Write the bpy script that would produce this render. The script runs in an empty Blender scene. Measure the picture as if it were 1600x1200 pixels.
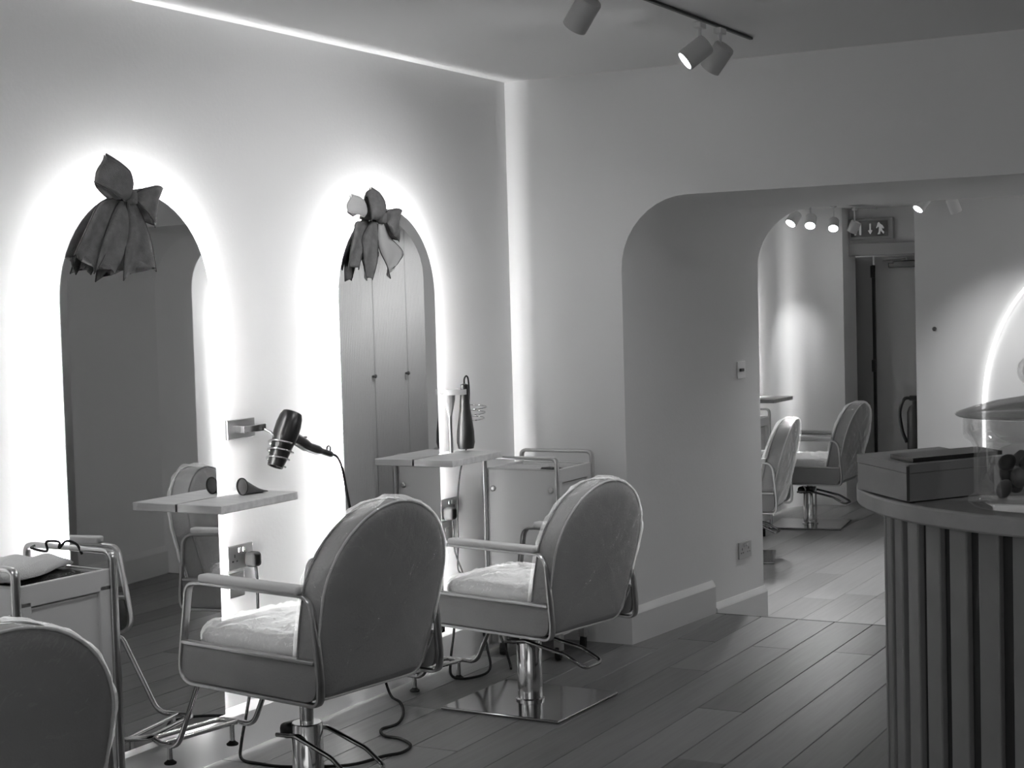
import bpy, bmesh, math, random
from mathutils import Vector, Matrix, noise
random.seed(7)
SC = bpy.context.scene
COL = SC.collection
PI = math.pi

# ------------------------------------------------------------------ camera
cam_d = bpy.data.cameras.new('camera'); cam = bpy.data.objects.new('camera', cam_d); COL.objects.link(cam)
_r = Vector((0.87768849, 0.47842082, -0.02786462)); _u = Vector((-0.0003197, 0.05872889, 0.99827392)); _w = Vector((-0.47923148, 0.87616462, -0.05169862))
cam.matrix_world = Matrix(((_r.x, _u.x, -_w.x, 3.656), (_r.y, _u.y, -_w.y, 0.0), (_r.z, _u.z, -_w.z, 1.6), (0, 0, 0, 1)))
cam_d.sensor_width = 36.0; cam_d.lens = 56.25; cam_d.clip_start = 0.05; cam_d.clip_end = 60
SC.camera = cam

# ------------------------------------------------------------------ world, exposure
wd = bpy.data.worlds.new('world'); SC.world = wd; wd.use_nodes = True
wd.node_tree.nodes['Background'].inputs[0].default_value = (0.5, 0.5, 0.5, 1)
wd.node_tree.nodes['Background'].inputs[1].default_value = 0.8
SC.view_settings.view_transform = 'Standard'; SC.view_settings.look = 'None'
SC.view_settings.gamma = 1.0; SC.view_settings.use_curve_mapping = False
SC.view_settings.exposure = 1.37
SC.cycles.max_bounces = 7; SC.cycles.diffuse_bounces = 4; SC.cycles.glossy_bounces = 3
SC.cycles.transmission_bounces = 8; SC.cycles.transparent_max_bounces = 8
SC.cycles.caustics_reflective = False; SC.cycles.caustics_refractive = False
SC.cycles.sample_clamp_indirect = 4.0
SC.cycles.use_denoising = True
SC.cycles.use_adaptive_sampling = True; SC.cycles.adaptive_threshold = 0.07

LED = 540.0          # light strip behind the mirrors
SPOT_W = 8.5       # each lamp on the ceiling track

# ------------------------------------------------------------------ materials
MATS = {}
def mat(name, g, rough=0.6, metal=0.0, bump=0.0, bscale=40.0, var=0.0, vscale=6.0, coat=0.0, spec=0.5, vaxis=None):
    if name in MATS: return MATS[name]
    m = bpy.data.materials.new(name); m.use_nodes = True; nt = m.node_tree
    b = nt.nodes['Principled BSDF']
    b.inputs['Base Color'].default_value = (g, g, g, 1); b.inputs['Roughness'].default_value = rough
    b.inputs['Metallic'].default_value = metal; b.inputs['Coat Weight'].default_value = coat
    b.inputs['Coat Roughness'].default_value = 0.08
    b.inputs['Specular IOR Level'].default_value = spec
    tc = None
    if bump or var:
        tc = nt.nodes.new('ShaderNodeTexCoord')
    if bump:
        n = nt.nodes.new('ShaderNodeTexNoise'); n.inputs['Scale'].default_value = bscale; n.inputs['Detail'].default_value = 4
        nt.links.new(tc.outputs['Object'], n.inputs['Vector'])
        bp = nt.nodes.new('ShaderNodeBump'); bp.inputs['Strength'].default_value = bump; bp.inputs['Distance'].default_value = 0.01
        nt.links.new(n.outputs['Fac'], bp.inputs['Height']); nt.links.new(bp.outputs['Normal'], b.inputs['Normal'])
    if var:
        n2 = nt.nodes.new('ShaderNodeTexNoise'); n2.inputs['Scale'].default_value = vscale; n2.inputs['Detail'].default_value = 5
        src = tc.outputs['Object']
        if vaxis:
            mp = nt.nodes.new('ShaderNodeMapping'); mp.inputs['Scale'].default_value = vaxis
            nt.links.new(src, mp.inputs['Vector']); src = mp.outputs['Vector']
        nt.links.new(src, n2.inputs['Vector'])
        cr = nt.nodes.new('ShaderNodeValToRGB')
        a, c = g * (1 - var), min(1, g * (1 + var))
        cr.color_ramp.elements[0].position = 0.3; cr.color_ramp.elements[1].position = 0.7
        cr.color_ramp.elements[0].color = (a, a, a, 1); cr.color_ramp.elements[1].color = (c, c, c, 1)
        nt.links.new(n2.outputs['Fac'], cr.inputs['Fac']); nt.links.new(cr.outputs['Color'], b.inputs['Base Color'])
    MATS[name] = m; return m
def emit(name, s, g=1.0):
    m = bpy.data.materials.new(name); m.use_nodes = True; nt = m.node_tree
    nt.nodes.remove(nt.nodes['Principled BSDF'])
    e = nt.nodes.new('ShaderNodeEmission'); e.inputs['Color'].default_value = (g, g, g, 1); e.inputs['Strength'].default_value = s
    nt.links.new(e.outputs[0], nt.nodes['Material Output'].inputs['Surface']); return m
def film(name, bscale=14, bstr=0.8, fac=0.8, haze=0.04, rough=0.1, ior=1.45, tint=1.0):
    """thin clear sheet: lets light through and adds its own sheen"""
    m = bpy.data.materials.new(name); m.use_nodes = True; nt = m.node_tree
    nt.nodes.remove(nt.nodes['Principled BSDF'])
    tr = nt.nodes.new('ShaderNodeBsdfTransparent'); tr.inputs[0].default_value = (tint, tint, tint, 1)
    gl = nt.nodes.new('ShaderNodeBsdfGlossy'); gl.inputs['Roughness'].default_value = rough
    df = nt.nodes.new('ShaderNodeBsdfDiffuse'); df.inputs[0].default_value = (haze, haze, haze, 1)
    fr = nt.nodes.new('ShaderNodeFresnel'); fr.inputs['IOR'].default_value = ior
    mu = nt.nodes.new('ShaderNodeMath'); mu.operation = 'MULTIPLY'; mu.inputs[1].default_value = fac; mu.use_clamp = True
    a1 = nt.nodes.new('ShaderNodeAddShader'); a2 = nt.nodes.new('ShaderNodeAddShader')
    L = nt.links.new
    if bstr:
        tc = nt.nodes.new('ShaderNodeTexCoord'); n = nt.nodes.new('ShaderNodeTexNoise'); n.inputs['Scale'].default_value = bscale
        n.inputs['Detail'].default_value = 3; n.inputs['Distortion'].default_value = 1.5
        bp = nt.nodes.new('ShaderNodeBump'); bp.inputs['Strength'].default_value = bstr; bp.inputs['Distance'].default_value = 0.02
        L(tc.outputs['Object'], n.inputs['Vector']); L(n.outputs['Fac'], bp.inputs['Height']); L(bp.outputs['Normal'], gl.inputs['Normal'])
    L(fr.outputs[0], mu.inputs[0]); L(mu.outputs[0], gl.inputs['Color'])
    L(tr.outputs[0], a1.inputs[0]); L(gl.outputs[0], a1.inputs[1]); L(a1.outputs[0], a2.inputs[0]); L(df.outputs[0], a2.inputs[1])
    L(a2.outputs[0], nt.nodes['Material Output'].inputs['Surface']); return m
def glass(name, tint=0.95, rough=0.02):
    m = bpy.data.materials.new(name); m.use_nodes = True; b = m.node_tree.nodes['Principled BSDF']
    b.inputs['Base Color'].default_value = (tint, tint, tint, 1); b.inputs['Roughness'].default_value = rough
    b.inputs['Transmission Weight'].default_value = 1.0; b.inputs['IOR'].default_value = 1.45; return m
def plank_mat(name, g, var):
    """wood grain running along the board; every board takes its own tone from its object random"""
    m = bpy.data.materials.new(name); m.use_nodes = True; nt = m.node_tree; b = nt.nodes['Principled BSDF']
    tc = nt.nodes.new('ShaderNodeTexCoord'); oi = nt.nodes.new('ShaderNodeObjectInfo')
    mp = nt.nodes.new('ShaderNodeMapping'); mp.inputs['Scale'].default_value = (22, 1.3, 4)
    L = nt.links.new
    L(tc.outputs['Object'], mp.inputs['Vector'])
    cb = nt.nodes.new('ShaderNodeCombineXYZ'); ml = nt.nodes.new('ShaderNodeMath'); ml.operation = 'MULTIPLY'; ml.inputs[1].default_value = 37
    L(oi.outputs['Random'], ml.inputs[0]); L(ml.outputs[0], cb.inputs['X']); L(ml.outputs[0], cb.inputs['Y']); L(cb.outputs[0], mp.inputs['Location'])
    n = nt.nodes.new('ShaderNodeTexNoise'); n.inputs['Scale'].default_value = 2.0; n.inputs['Detail'].default_value = 6; n.inputs['Distortion'].default_value = 0.6
    L(mp.outputs[0], n.inputs['Vector'])
    a1 = nt.nodes.new('ShaderNodeMath'); a1.operation = 'MULTIPLY'; a1.inputs[1].default_value = 0.55
    a2 = nt.nodes.new('ShaderNodeMath'); a2.operation = 'ADD'
    L(oi.outputs['Random'], a1.inputs[0]); L(a1.outputs[0], a2.inputs[0])
    a3 = nt.nodes.new('ShaderNodeMath'); a3.operation = 'MULTIPLY'; a3.inputs[1].default_value = 0.5
    L(n.outputs['Fac'], a3.inputs[0]); L(a3.outputs[0], a2.inputs[1])
    cr = nt.nodes.new('ShaderNodeValToRGB')
    lo, hi = g * (1 - var), g * (1 + var)
    cr.color_ramp.elements[0].position = 0.15; cr.color_ramp.elements[1].position = 0.85
    cr.color_ramp.elements[0].color = (lo, lo, lo, 1); cr.color_ramp.elements[1].color = (hi, hi, hi, 1)
    L(a2.outputs[0], cr.inputs['Fac']); L(cr.outputs['Color'], b.inputs['Base Color'])
    b.inputs['Roughness'].default_value = 0.38; b.inputs['Specular IOR Level'].default_value = 0.4
    bp = nt.nodes.new('ShaderNodeBump'); bp.inputs['Strength'].default_value = 0.15; bp.inputs['Distance'].default_value = 0.004
    L(n.outputs['Fac'], bp.inputs['Height']); L(bp.outputs['Normal'], b.inputs['Normal'])
    return m

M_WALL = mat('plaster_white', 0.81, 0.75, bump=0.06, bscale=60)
M_CEIL = mat('ceiling_paint', 0.88, 0.8)
M_SKIRT = mat('skirting_paint', 0.70, 0.45)
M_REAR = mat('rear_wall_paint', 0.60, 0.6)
M_PLANK = plank_mat('oak_planks', 0.165, 0.38)
M_PLANK2 = plank_mat('rear_oak_planks_lit', 0.42, 0.25)  # lit look of the rear floor put into a brighter board colour
M_SUB = mat('dark_subfloor', 0.03, 0.9)
M_MIRROR = mat('mirror_glass', 0.86, 0.015, metal=1.0)
M_EDGE = mat('mirror_edge', 0.35, 0.3)
M_BACKING = mat('mirror_backing', 0.5, 0.7)
M_LED = emit('led_strip_light', LED)
M_LED2 = emit('scatter_tube_light', LED * 0.24)  # added glow that carries light further along the wall
M_CHROME = mat('chrome', 0.72, 0.12, metal=1.0)
M_DCHROME = mat('polished_dark_steel', 0.36, 0.12, metal=1.0)
M_FRAME = mat('brushed_frame_metal', 0.55, 0.28, metal=1.0)
M_BACK = mat('mid_grey_vinyl', 0.29, 0.42, bump=0.12, bscale=140, var=0.06)
M_VINYL = mat('grey_vinyl', 0.30, 0.42, bump=0.12, bscale=140, var=0.06)
M_VINYL_D = mat('dark_grey_vinyl', 0.20, 0.42, bump=0.12, bscale=140, var=0.06)
M_SEAT = mat('pale_vinyl', 0.66, 0.35, bump=0.1, bscale=120)
M_PIPE = mat('pale_piping', 0.62, 0.3)
M_ARM = mat('pale_arm_pad', 0.8, 0.4)
M_BLACK = mat('black_plastic', 0.012, 0.32)
M_RUBBER = mat('black_rubber', 0.015, 0.8, spec=0.15)
M_DARK = mat('dark_plastic', 0.07, 0.4)
M_TROLLEY = mat('trolley_enamel', 0.70, 0.38)
M_TRAY = mat('trolley_tray', 0.55, 0.3)
M_SHELF = mat('pale_oak_shelf', 0.78, 0.45, var=0.12, vscale=5, vaxis=(1, 8, 8))
M_STEEL = mat('brushed_steel_plate', 0.52, 0.3, metal=1.0)
M_RIBBON = mat('grey_hessian_ribbon', 0.17, 0.8, bump=0.35, bscale=300, var=0.25, vscale=30)
M_RIBBON_P = mat('pale_sheer_ribbon', 0.5, 0.8, bump=0.3, bscale=300)
M_WIRE = mat('ribbon_wired_edge', 0.04, 0.6)
M_CLOTH_L = mat('pale_towel', 0.66, 0.9, bump=0.5, bscale=250)
M_CLOTH_D = mat('black_towel', 0.012, 0.9, bump=0.5, bscale=200)
M_SLAT = mat('painted_slat', 0.25, 0.45, var=0.08, vscale=8)
M_GROOVE = mat('groove_shade_and_seam', 0.03, 0.7)  # near-black stands in for shade between the counter slats; also the box seam
M_TOP = mat('counter_top', 0.36, 0.35, var=0.1, vscale=9)
M_BOX = mat('grey_card_box', 0.31, 0.6, var=0.06)
M_WHITEP = mat('white_plastic', 0.7, 0.4)
M_DOOR = mat('dark_door_paint', 0.5, 0.5)
M_DOORF = mat('door_frame_paint', 0.34, 0.5)
M_LAMP = mat('lamp_body_grey', 0.55, 0.45)
M_SIGN = mat('sign_green_grey', 0.06, 0.4)
M_SIGNW = emit('sign_pictogram', 0.08)
M_LAMPGLOW = emit('lamp_lens', 14.0)
M_FILM = film('clear_film', 16, 0.55, fac=2.0, haze=0.02, rough=0.07)
M_FILM2 = film('clear_seat_film', 28, 1.0, fac=3.4, haze=0.06, rough=0.06)
M_GLASS = film('jar_glass', bstr=0, fac=0.42, haze=0.012, rough=0.03, tint=0.76)
M_LIDGLASS = film('lid_glass', bstr=0, fac=0.5, haze=0.11, rough=0.05, tint=0.42)

# ------------------------------------------------------------------ mesh helpers
def obj(name, bm, m, parent=None, smooth=False, ang=None):
    me = bpy.data.meshes.new(name)
    bmesh.ops.recalc_face_normals(bm, faces=bm.faces[:])
    bm.to_mesh(me); bm.free()
    me.materials.append(m)
    if smooth:
        for p in me.polygons: p.use_smooth = True
        if ang is not None: me.set_sharp_from_angle(angle=math.radians(ang))
    o = bpy.data.objects.new(name, me); COL.objects.link(o)
    if parent is not None: o.parent = parent
    return o
def thing(name, label, cat, loc=(0, 0, 0), rz=0.0, group=None):
    o = bpy.data.objects.new(name, None); COL.objects.link(o); o.empty_display_size = 0.1
    o.location = loc; o.rotation_euler = (0, 0, rz); o['label'] = label; o['category'] = cat
    if group: o['group'] = group
    return o
def tag(o, label, cat, group=None, kind=None):
    o['label'] = label; o['category'] = cat
    if group: o['group'] = group
    if kind: o['kind'] = kind
    return o
def struct(name, bm, m, label, cat, **k):
    o = obj(name, bm, m, **k); return tag(o, label, cat, kind='structure')
def dup(root, loc, rz, label, group=None):
    r = root.copy(); COL.objects.link(r); r.location = loc; r.rotation_euler = (0, 0, rz); r['label'] = label
    if group: r['group'] = group
    for ch in list(root.children):
        c = ch.copy(); COL.objects.link(c); c.parent = r
        for g in ch.children:
            d = g.copy(); COL.objects.link(d); d.parent = c
    return r
def box(bm, c, s, bev=0.0, seg=2, M=None):
    r = bmesh.ops.create_cube(bm, size=1.0)
    for v in r['verts']: v.co = Vector((v.co.x * s[0], v.co.y * s[1], v.co.z * s[2]))
    if bev:
        es = list({e for v in r['verts'] for e in v.link_edges})
        rr = bmesh.ops.bevel(bm, geom=es, offset=bev, segments=seg, affect='EDGES', profile=0.5)
        vs = {v for v in r['verts'] if v.is_valid} | set(rr['verts'])
    else: vs = set(r['verts'])
    for v in vs:
        if M is not None: v.co = M @ v.co
        v.co += Vector(c)
    return vs
def B(c, s, bev=0.0, seg=2, M=None):
    bm = bmesh.new(); box(bm, c, s, bev, seg, M); return bm
def smoothpath(pts, n=8, closed=False):
    P = [Vector(p) for p in pts]; out = []
    N = len(P); rng = range(N if closed else N - 1)
    for i in rng:
        if closed: p0, p1, p2, p3 = P[i - 1], P[i], P[(i + 1) % N], P[(i + 2) % N]
        else:
            p1, p2 = P[i], P[i + 1]; p0 = P[i - 1] if i > 0 else p1 * 2 - p2; p3 = P[i + 2] if i + 2 < N else p2 * 2 - p1
        for k in range(n):
            t = k / n
            out.append(0.5 * ((2 * p1) + (-p0 + p2) * t + (2 * p0 - 5 * p1 + 4 * p2 - p3) * t * t + (-p0 + 3 * p1 - 3 * p2 + p3) * t ** 3))
    if not closed: out.append(P[-1])
    return out
def fillet(pts, rad, n=6, closed=False):
    """polyline with rounded corners; rad may be a list"""
    P = [Vector(p) for p in pts]; N = len(P); out = []
    for i in range(N):
        if not closed and i in (0, N - 1): out.append(P[i]); continue
        a, b, c = P[i - 1], P[i], P[(i + 1) % N]
        r = rad[i] if isinstance(rad, (list, tuple)) else rad
        u, v = (a - b), (c - b); lu, lv = u.length, v.length; u.normalize(); v.normalize()
        th = u.angle(v)
        if r <= 0 or th > PI - 0.02: out.append(b); continue
        d = min(r / math.tan(th / 2), lu * 0.49, lv * 0.49)
        p0, p2 = b + u * d, b + v * d
        for k in range(n + 1):
            t = k / n; out.append((1 - t) ** 2 * p0 + 2 * t * (1 - t) * b + t * t * p2)
    return out
def tube(bm, pts, rad, n=8, closed=False, flat=None, up=None):
    """sweep; rad number or list; flat=(a,b) half sizes of an oval section: a along `up`, b across"""
    P = [Vector(p) for p in pts]; N = len(P); rings = []
    prev = None
    for i in range(N):
        if closed: t = P[(i + 1) % N] - P[i - 1]
        else: t = P[min(i + 1, N - 1)] - P[max(i - 1, 0)]
        if t.length < 1e-9: t = Vector((0, 0, 1))
        t.normalize()
        if up is not None: nx = Vector(up)
        elif prev is None:
            nx = Vector((0, 0, 1)) if abs(t.z) < 0.9 else Vector((1, 0, 0))
        else: nx = prev
        nx = (nx - t * nx.dot(t))
        if nx.length < 1e-6: nx = t.orthogonal()
        nx.normalize(); ny = t.cross(nx); prev = nx
        r = rad[i] if isinstance(rad, (list, tuple)) else rad
        ring = []
        for k in range(n):
            a = 2 * PI * (k + .5) / n
            if flat:
                ca, sa = math.cos(a), math.sin(a)
                ca = math.copysign(abs(ca) ** 0.5, ca); sa = math.copysign(abs(sa) ** 0.5, sa)
                ring.append(bm.verts.new(P[i] + nx * flat[0] * ca + ny * flat[1] * sa))
            else: ring.append(bm.verts.new(P[i] + nx * r * math.cos(a) + ny * r * math.sin(a)))
        rings.append(ring)
    M = N if closed else N - 1
    for i in range(M):
        a, b = rings[i], rings[(i + 1) % N]
        for k in range(n): bm.faces.new((a[k], a[(k + 1) % n], b[(k + 1) % n], b[k]))
    if not closed: bm.faces.new(rings[0]); bm.faces.new(rings[-1])
def T(pts, rad, **k):
    bm = bmesh.new(); tube(bm, pts, rad, **k); return bm
def lathe(bm, prof, n=32, M=None, cap=True):
    rings = []
    for r, z in prof:
        rings.append([bm.verts.new(Vector((r * math.cos(2 * PI * k / n), r * math.sin(2 * PI * k / n), z))) for k in range(n)])
    for a, b in zip(rings, rings[1:]):
        for k in range(n): bm.faces.new((a[k], a[(k + 1) % n], b[(k + 1) % n], b[k]))
    if cap: bm.faces.new(rings[0]); bm.faces.new(rings[-1])
    if M is not None:
        for ring in rings:
            for v in ring: v.co = M @ v.co
def LA(prof, n=32, M=None, cap=True):
    bm = bmesh.new(); lathe(bm, prof, n, M, cap); return bm
def prism(outline, d):
    """outline: list of 3D points, extruded by vector d"""
    bm = bmesh.new(); a = [bm.verts.new(Vector(p)) for p in outline]; b = [bm.verts.new(Vector(p) + Vector(d)) for p in outline]
    bm.faces.new(a); bm.faces.new(b[::-1])
    for i in range(len(a)): bm.faces.new((a[i], b[i], b[(i + 1) % len(a)], a[(i + 1) % len(a)]))
    return bm
def loft(rings, cap=True):
    bm = bmesh.new(); R = [[bm.verts.new(Vector(p)) for p in r] for r in rings]; n = len(R[0])
    for a, b in zip(R, R[1:]):
        for k in range(n): bm.faces.new((a[k], a[(k + 1) % n], b[(k + 1) % n], b[k]))
    if cap: bm.faces.new(R[0]); bm.faces.new(R[-1])
    return bm
def aim(d):
    """matrix whose +Z looks along d"""
    return Vector(d).normalized().to_track_quat('Z', 'Y').to_matrix().to_4x4()

# ================================================================== THE SETTING
CEIL = 2.632; YB = 6.69; YM = 7.50; YR = 8.08; ZR = -0.12; CEILR = 2.27; XRL = -0.58; XRR = 4.0; YE = 12.8
XR = 5.6; YF = -1.6
struct('wall_left', B((-0.1, (YB + YF) / 2, CEIL / 2), (0.2, YB - YF, CEIL)), M_WALL, 'white plaster wall on the left behind the glowing arched mirrors', 'wall')
struct('wall_right', B((XR + 0.1, (YB + YF) / 2, CEIL / 2), (0.2, YB - YF, CEIL)), M_WALL, 'plain white wall of the front room opposite the mirrors', 'wall')
struct('ceiling', B(((XR) / 2, (YB + YF) / 2, CEIL + 0.05), (XR + 0.4, YB - YF, 0.1)), M_CEIL, 'pale flat ceiling over the front room', 'ceiling')
# front wall with the shop window the picture is taken through
bm = bmesh.new()
box(bm, (XR / 2, YF - 0.1, 0.25), (XR + 0.4, 0.2, 0.5)); box(bm, (XR / 2, YF - 0.1, 2.52), (XR + 0.4, 0.2, 0.22))
box(bm, (0.15, YF - 0.1, 1.46), (0.7, 0.2, 1.92)); box(bm, (XR - 0.15, YF - 0.1, 1.46), (0.7, 0.2, 1.92))
struct('wall_front', bm, M_WALL, 'front wall of the shop around the wide window', 'wall')

def arch_path(x0, x1, zb, zt, rad, n=10):
    p = [(x0, zb), (x0, zt - rad)]
    for k in range(1, n + 1):
        a = PI - k * PI / 2 / n; p.append((x0 + rad + rad * math.cos(a), zt - rad + rad * math.sin(a)))
    for k in range(0, n + 1):
        a = PI / 2 - k * PI / 2 / n; p.append((x1 - rad + rad * math.cos(a), zt - rad + rad * math.sin(a)))
    p.append((x1, zb)); return p
def arch_wall(xo0, xo1, zo0, zo1, pf, pr, yf, yr):
    bm = bmesh.new()
    f = [bm.verts.new((x, yf, z)) for x, z in pf]; r = [bm.verts.new((x, yr, z)) for x, z in pr]
    of = [bm.verts.new(p) for p in ((xo0, yf, zo0), (xo0, yf, zo1), (xo1, yf, zo1), (xo1, yf, zo0))]
    orr = [bm.verts.new(p) for p in ((xo0, yr, zo0), (xo0, yr, zo1), (xo1, yr, zo1), (xo1, yr, zo0))]
    bm.faces.new(of + f[::-1]); bm.faces.new((orr + r[::-1])[::-1])
    for i in range(len(f) - 1): bm.faces.new((f[i], f[i + 1], r[i + 1], r[i]))
    for i in range(3): bm.faces.new((of[i], of[i + 1], orr[i + 1], orr[i]))
    return bm
pf = arch_path(0.585, 2.93, -0.1, 2.056, 0.33); pm = arch_path(0.672, 3.0, -0.1, 2.05, 0.33); pr_ = arch_path(0.737, 3.2, -0.1, 2.044, 0.31)
struct('wall_back', arch_wall(-0.2, XR + 0.2, -0.1, 2.75, pf, pm, YB, YM), M_WALL, 'thick white wall pierced by a wide round-cornered archway', 'wall', smooth=True, ang=35)
struct('wall_back_inner', arch_wall(-0.9, XR + 0.2, -0.1, 2.75, pm, pr_, YM, YR), M_WALL, 'inner half of the thick archway wall facing the rear room', 'wall', smooth=True, ang=35)

# --- floors: every board is its own piece
def plank_mesh(w, l, t=0.02, g=0.004):
    bm = B((0, 0, -t / 2), (w - g, l - g, t))
    es = [e for e in bm.edges if all(v.co.z > -1e-6 for v in e.verts)]
    bmesh.ops.bevel(bm, geom=es, offset=g * 0.55, segments=1, affect='EDGES')
    me = bpy.data.meshes.new('plank'); bm.to_mesh(me); bm.free(); return me
def lay(parent, x0, x1, y0, y1, z, w, ls, m, off, g=0.003):
    meshes = {}
    nx = int(round((x1 - x0) / w)); w = (x1 - x0) / nx
    for i in range(nx):
        y = y0 - random.uniform(0, ls[0]) * off
        while y < y1 - 0.02:
            l = random.choice(ls); a, b = max(y, y0), min(y + l, y1)
            if y1 - b < 0.25: b = y1; l = b - y
            key = round(b - a, 3)
            if key not in meshes:
                meshes[key] = plank_mesh(w, b - a, g=g); meshes[key].materials.append(m)
            o = bpy.data.objects.new('plank', meshes[key]); COL.objects.link(o); o.parent = parent
            o.location = (x0 + (i + .5) * w, (a + b) / 2, z); y = y + l
fl = struct('floor', B((XR / 2, (YM + YF) / 2, -0.06), (XR + 0.3, YM - YF, 0.08)), M_SUB, 'wooden board floor of the front room', 'floor')
lay(fl, 0.0, XR, YF, YM, 0.0, 0.187, [1.8, 2.2, 2.6], M_PLANK, 1)
fr = struct('floor_rear', B(((XRL + XRR) / 2, (YM + YE) / 2 + 0.3, ZR - 0.06), (XRR - XRL + 0.4, YE - YM + 0.6, 0.08)), M_SUB, 'wooden board floor of the rear room, coloured brighter as if lit, one low step down', 'floor')
lay(fr, XRL, XRR, YM + 0.004, YE + 0.3, ZR, 0.187, [1.8, 2.2, 2.6], M_PLANK2, 1, 0.0015)
struct('trim_1', B((1.85, YM - 0.006, -0.012), (2.6, 0.018, 0.026), 0.003), mat('dark_nosing', 0.03, 0.5), 'thin dark nosing strip along the step in the archway', 'trim')

# --- rear room
struct('ceiling_rear', B(((XRL + XRR) / 2, (YR + YE) / 2 + 0.3, CEILR + 0.05), (XRR - XRL + 0.6, YE - YR + 0.9, 0.1)), M_CEIL, 'low pale ceiling of the rear room', 'ceiling')
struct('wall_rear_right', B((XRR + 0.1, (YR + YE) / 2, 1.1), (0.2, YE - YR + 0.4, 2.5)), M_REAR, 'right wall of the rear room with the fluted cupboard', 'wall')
# left wall sweeping round in a curve into the end wall
bm = bmesh.new(); rad = 0.42; pts = [(XRL, YR), (XRL, YE - 0.25 - rad)]
for k in range(1, 13):
    a = PI - k * PI / 2 / 12; pts.append((XRL + rad + rad * math.cos(a) - 0.0, YE - 0.25 - rad + rad * math.sin(a)))
pts = [(x, y) for x, y in pts]
pts[-1] = (XRL + rad, YE - 0.25)
fa = [bm.verts.new((x, y, ZR)) for x, y in pts]; fb = [bm.verts.new((x, y, CEILR)) for x, y in pts]
ba = [bm.verts.new((XRL - 0.2, YR, ZR)), bm.verts.new((XRL - 0.2, YE + 0.1, ZR)), bm.verts.new((XRL + rad, YE + 0.1, ZR))]
bb = [bm.verts.new((v.co.x, v.co.y, CEILR)) for v in ba]
for i in range(len(fa) - 1): bm.faces.new((fa[i], fa[i + 1], fb[i + 1], fb[i]))
bm.faces.new((ba[0], ba[1], bb[1], bb[0])); bm.faces.new((ba[1], ba[2], bb[2], bb[1])); bm.faces.new((fa[-1], ba[2], bb[2], fb[-1])); bm.faces.new((fa[0], ba[0], bb[0], fb[0]))
struct('wall_rear_left', bm, M_WALL, 'white rear-room wall sweeping round in a curve beside the dark door', 'wall', smooth=True, ang=40)
DX0, DX1, DZ = -0.30, 0.62, 1.885     # clear door opening
bm = bmesh.new()
box(bm, ((XRR + DX1 + 0.10) / 2, YE + 0.35, 1.1), (XRR - DX1 - 0.1 + 0.2, 0.2, 2.5)); box(bm, ((DX0 + DX1) / 2, YE + 0.02, (DZ + 0.09 + CEILR) / 2), (DX1 - DX0 + 0.6, 0.14, CEILR - DZ - 0.09))
box(bm, ((DX0 + DX1) / 2, YE + 0.55, 1.1), (1.6, 0.08, 2.4))
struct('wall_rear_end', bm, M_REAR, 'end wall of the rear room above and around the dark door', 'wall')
# partition with the big lit arch
PY = 10.6; PX0, PX1 = 0.92, 2.98
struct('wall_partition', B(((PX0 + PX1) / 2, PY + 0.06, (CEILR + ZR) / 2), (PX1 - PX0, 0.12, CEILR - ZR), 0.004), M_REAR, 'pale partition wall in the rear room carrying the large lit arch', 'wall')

# --- skirting boards
def skirt(name, path, z0, h, label, m=M_SKIRT):
    """path: xy points along the wall face, room on the left side of travel"""
    P = [Vector((x, y, 0)) for x, y in path]; rings = []
    prof = [(0, 0), (0.022, 0), (0.022, h - 0.03), (0.018, h - 0.022), (0.004, h), (0, h)]
    for i, p in enumerate(P):
        d0 = (P[i] - P[i - 1]).normalized() if i else None; d1 = (P[i + 1] - P[i]).normalized() if i < len(P) - 1 else None
        n0 = Vector((-d0.y, d0.x, 0)) if d0 else None; n1 = Vector((-d1.y, d1.x, 0)) if d1 else None
        if n0 and n1: n = (n0 + n1).normalized(); n = n / max(0.4, n.dot(n0))
        else: n = n0 or n1
        rings.append([p + n * a + Vector((0, 0, z0 + z)) for a, z in prof])
    return struct(name, loft(rings), m, label, 'skirting board')
skirt('baseboard_left', [(0, YB), (0, YF)], 0, 0.165, 'tall white skirting board under the arched mirrors')
skirt('baseboard_back', [(0.672, YM), (0.585, YB), (0.0, YB)], 0, 0.165, 'white skirting board turning the corner into the archway')
skirt('baseboard_jamb', [(0.737, YR), (0.674, YM + 0.01)], ZR, 0.165, 'lower skirting board on the inner half of the archway side')
skirt('baseboard_right', [(XR, YF), (XR, YB), (2.93, YB), (3.0, YM)], 0, 0.165, 'white skirting board of the wall beside the archway')
skirt('baseboard_rear', [(XRL, YE - 0.7), (XRL, YR)], ZR, 0.14, 'skirting board of the rear room left wall')

# --- rear door
d = thing('door_1', 'dark panelled door in a grey frame at the far end of the rear room', 'door', (0, 0, 0)); d['kind'] = 'structure'
obj('door_leaf', B(((DX0 + DX1) / 2 + 0.13, YE + 0.36, (DZ + ZR) / 2), (DX1 - DX0 - 0.20, 0.05, DZ - ZR), 0.004), M_DOOR, d)
obj('side_reveal', B((DX0 + 0.045, YE + 0.14, (DZ + ZR) / 2), (0.05, 0.40, DZ - ZR), 0.003), mat('reveal_paint', 0.36, 0.55), d)
obj('side_panel', B((DX0 + 0.14, YE + 0.33, (DZ + ZR) / 2), (0.15, 0.03, DZ - ZR), 0.003), mat('reveal_paint', 0.36, 0.55), d)
bm = bmesh.new(); box(bm, (DX0 - 0.02, YE - 0.06, (DZ + ZR) / 2), (0.09, 0.05, DZ - ZR), 0.005)
obj('frame_post', bm, M_DOORF, d)
obj('frame_head', B(((DX0 + DX1) / 2, YE - 0.06, DZ + 0.05), (DX1 - DX0 + 0.13, 0.05, 0.10), 0.005), M_DOORF, d)
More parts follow.
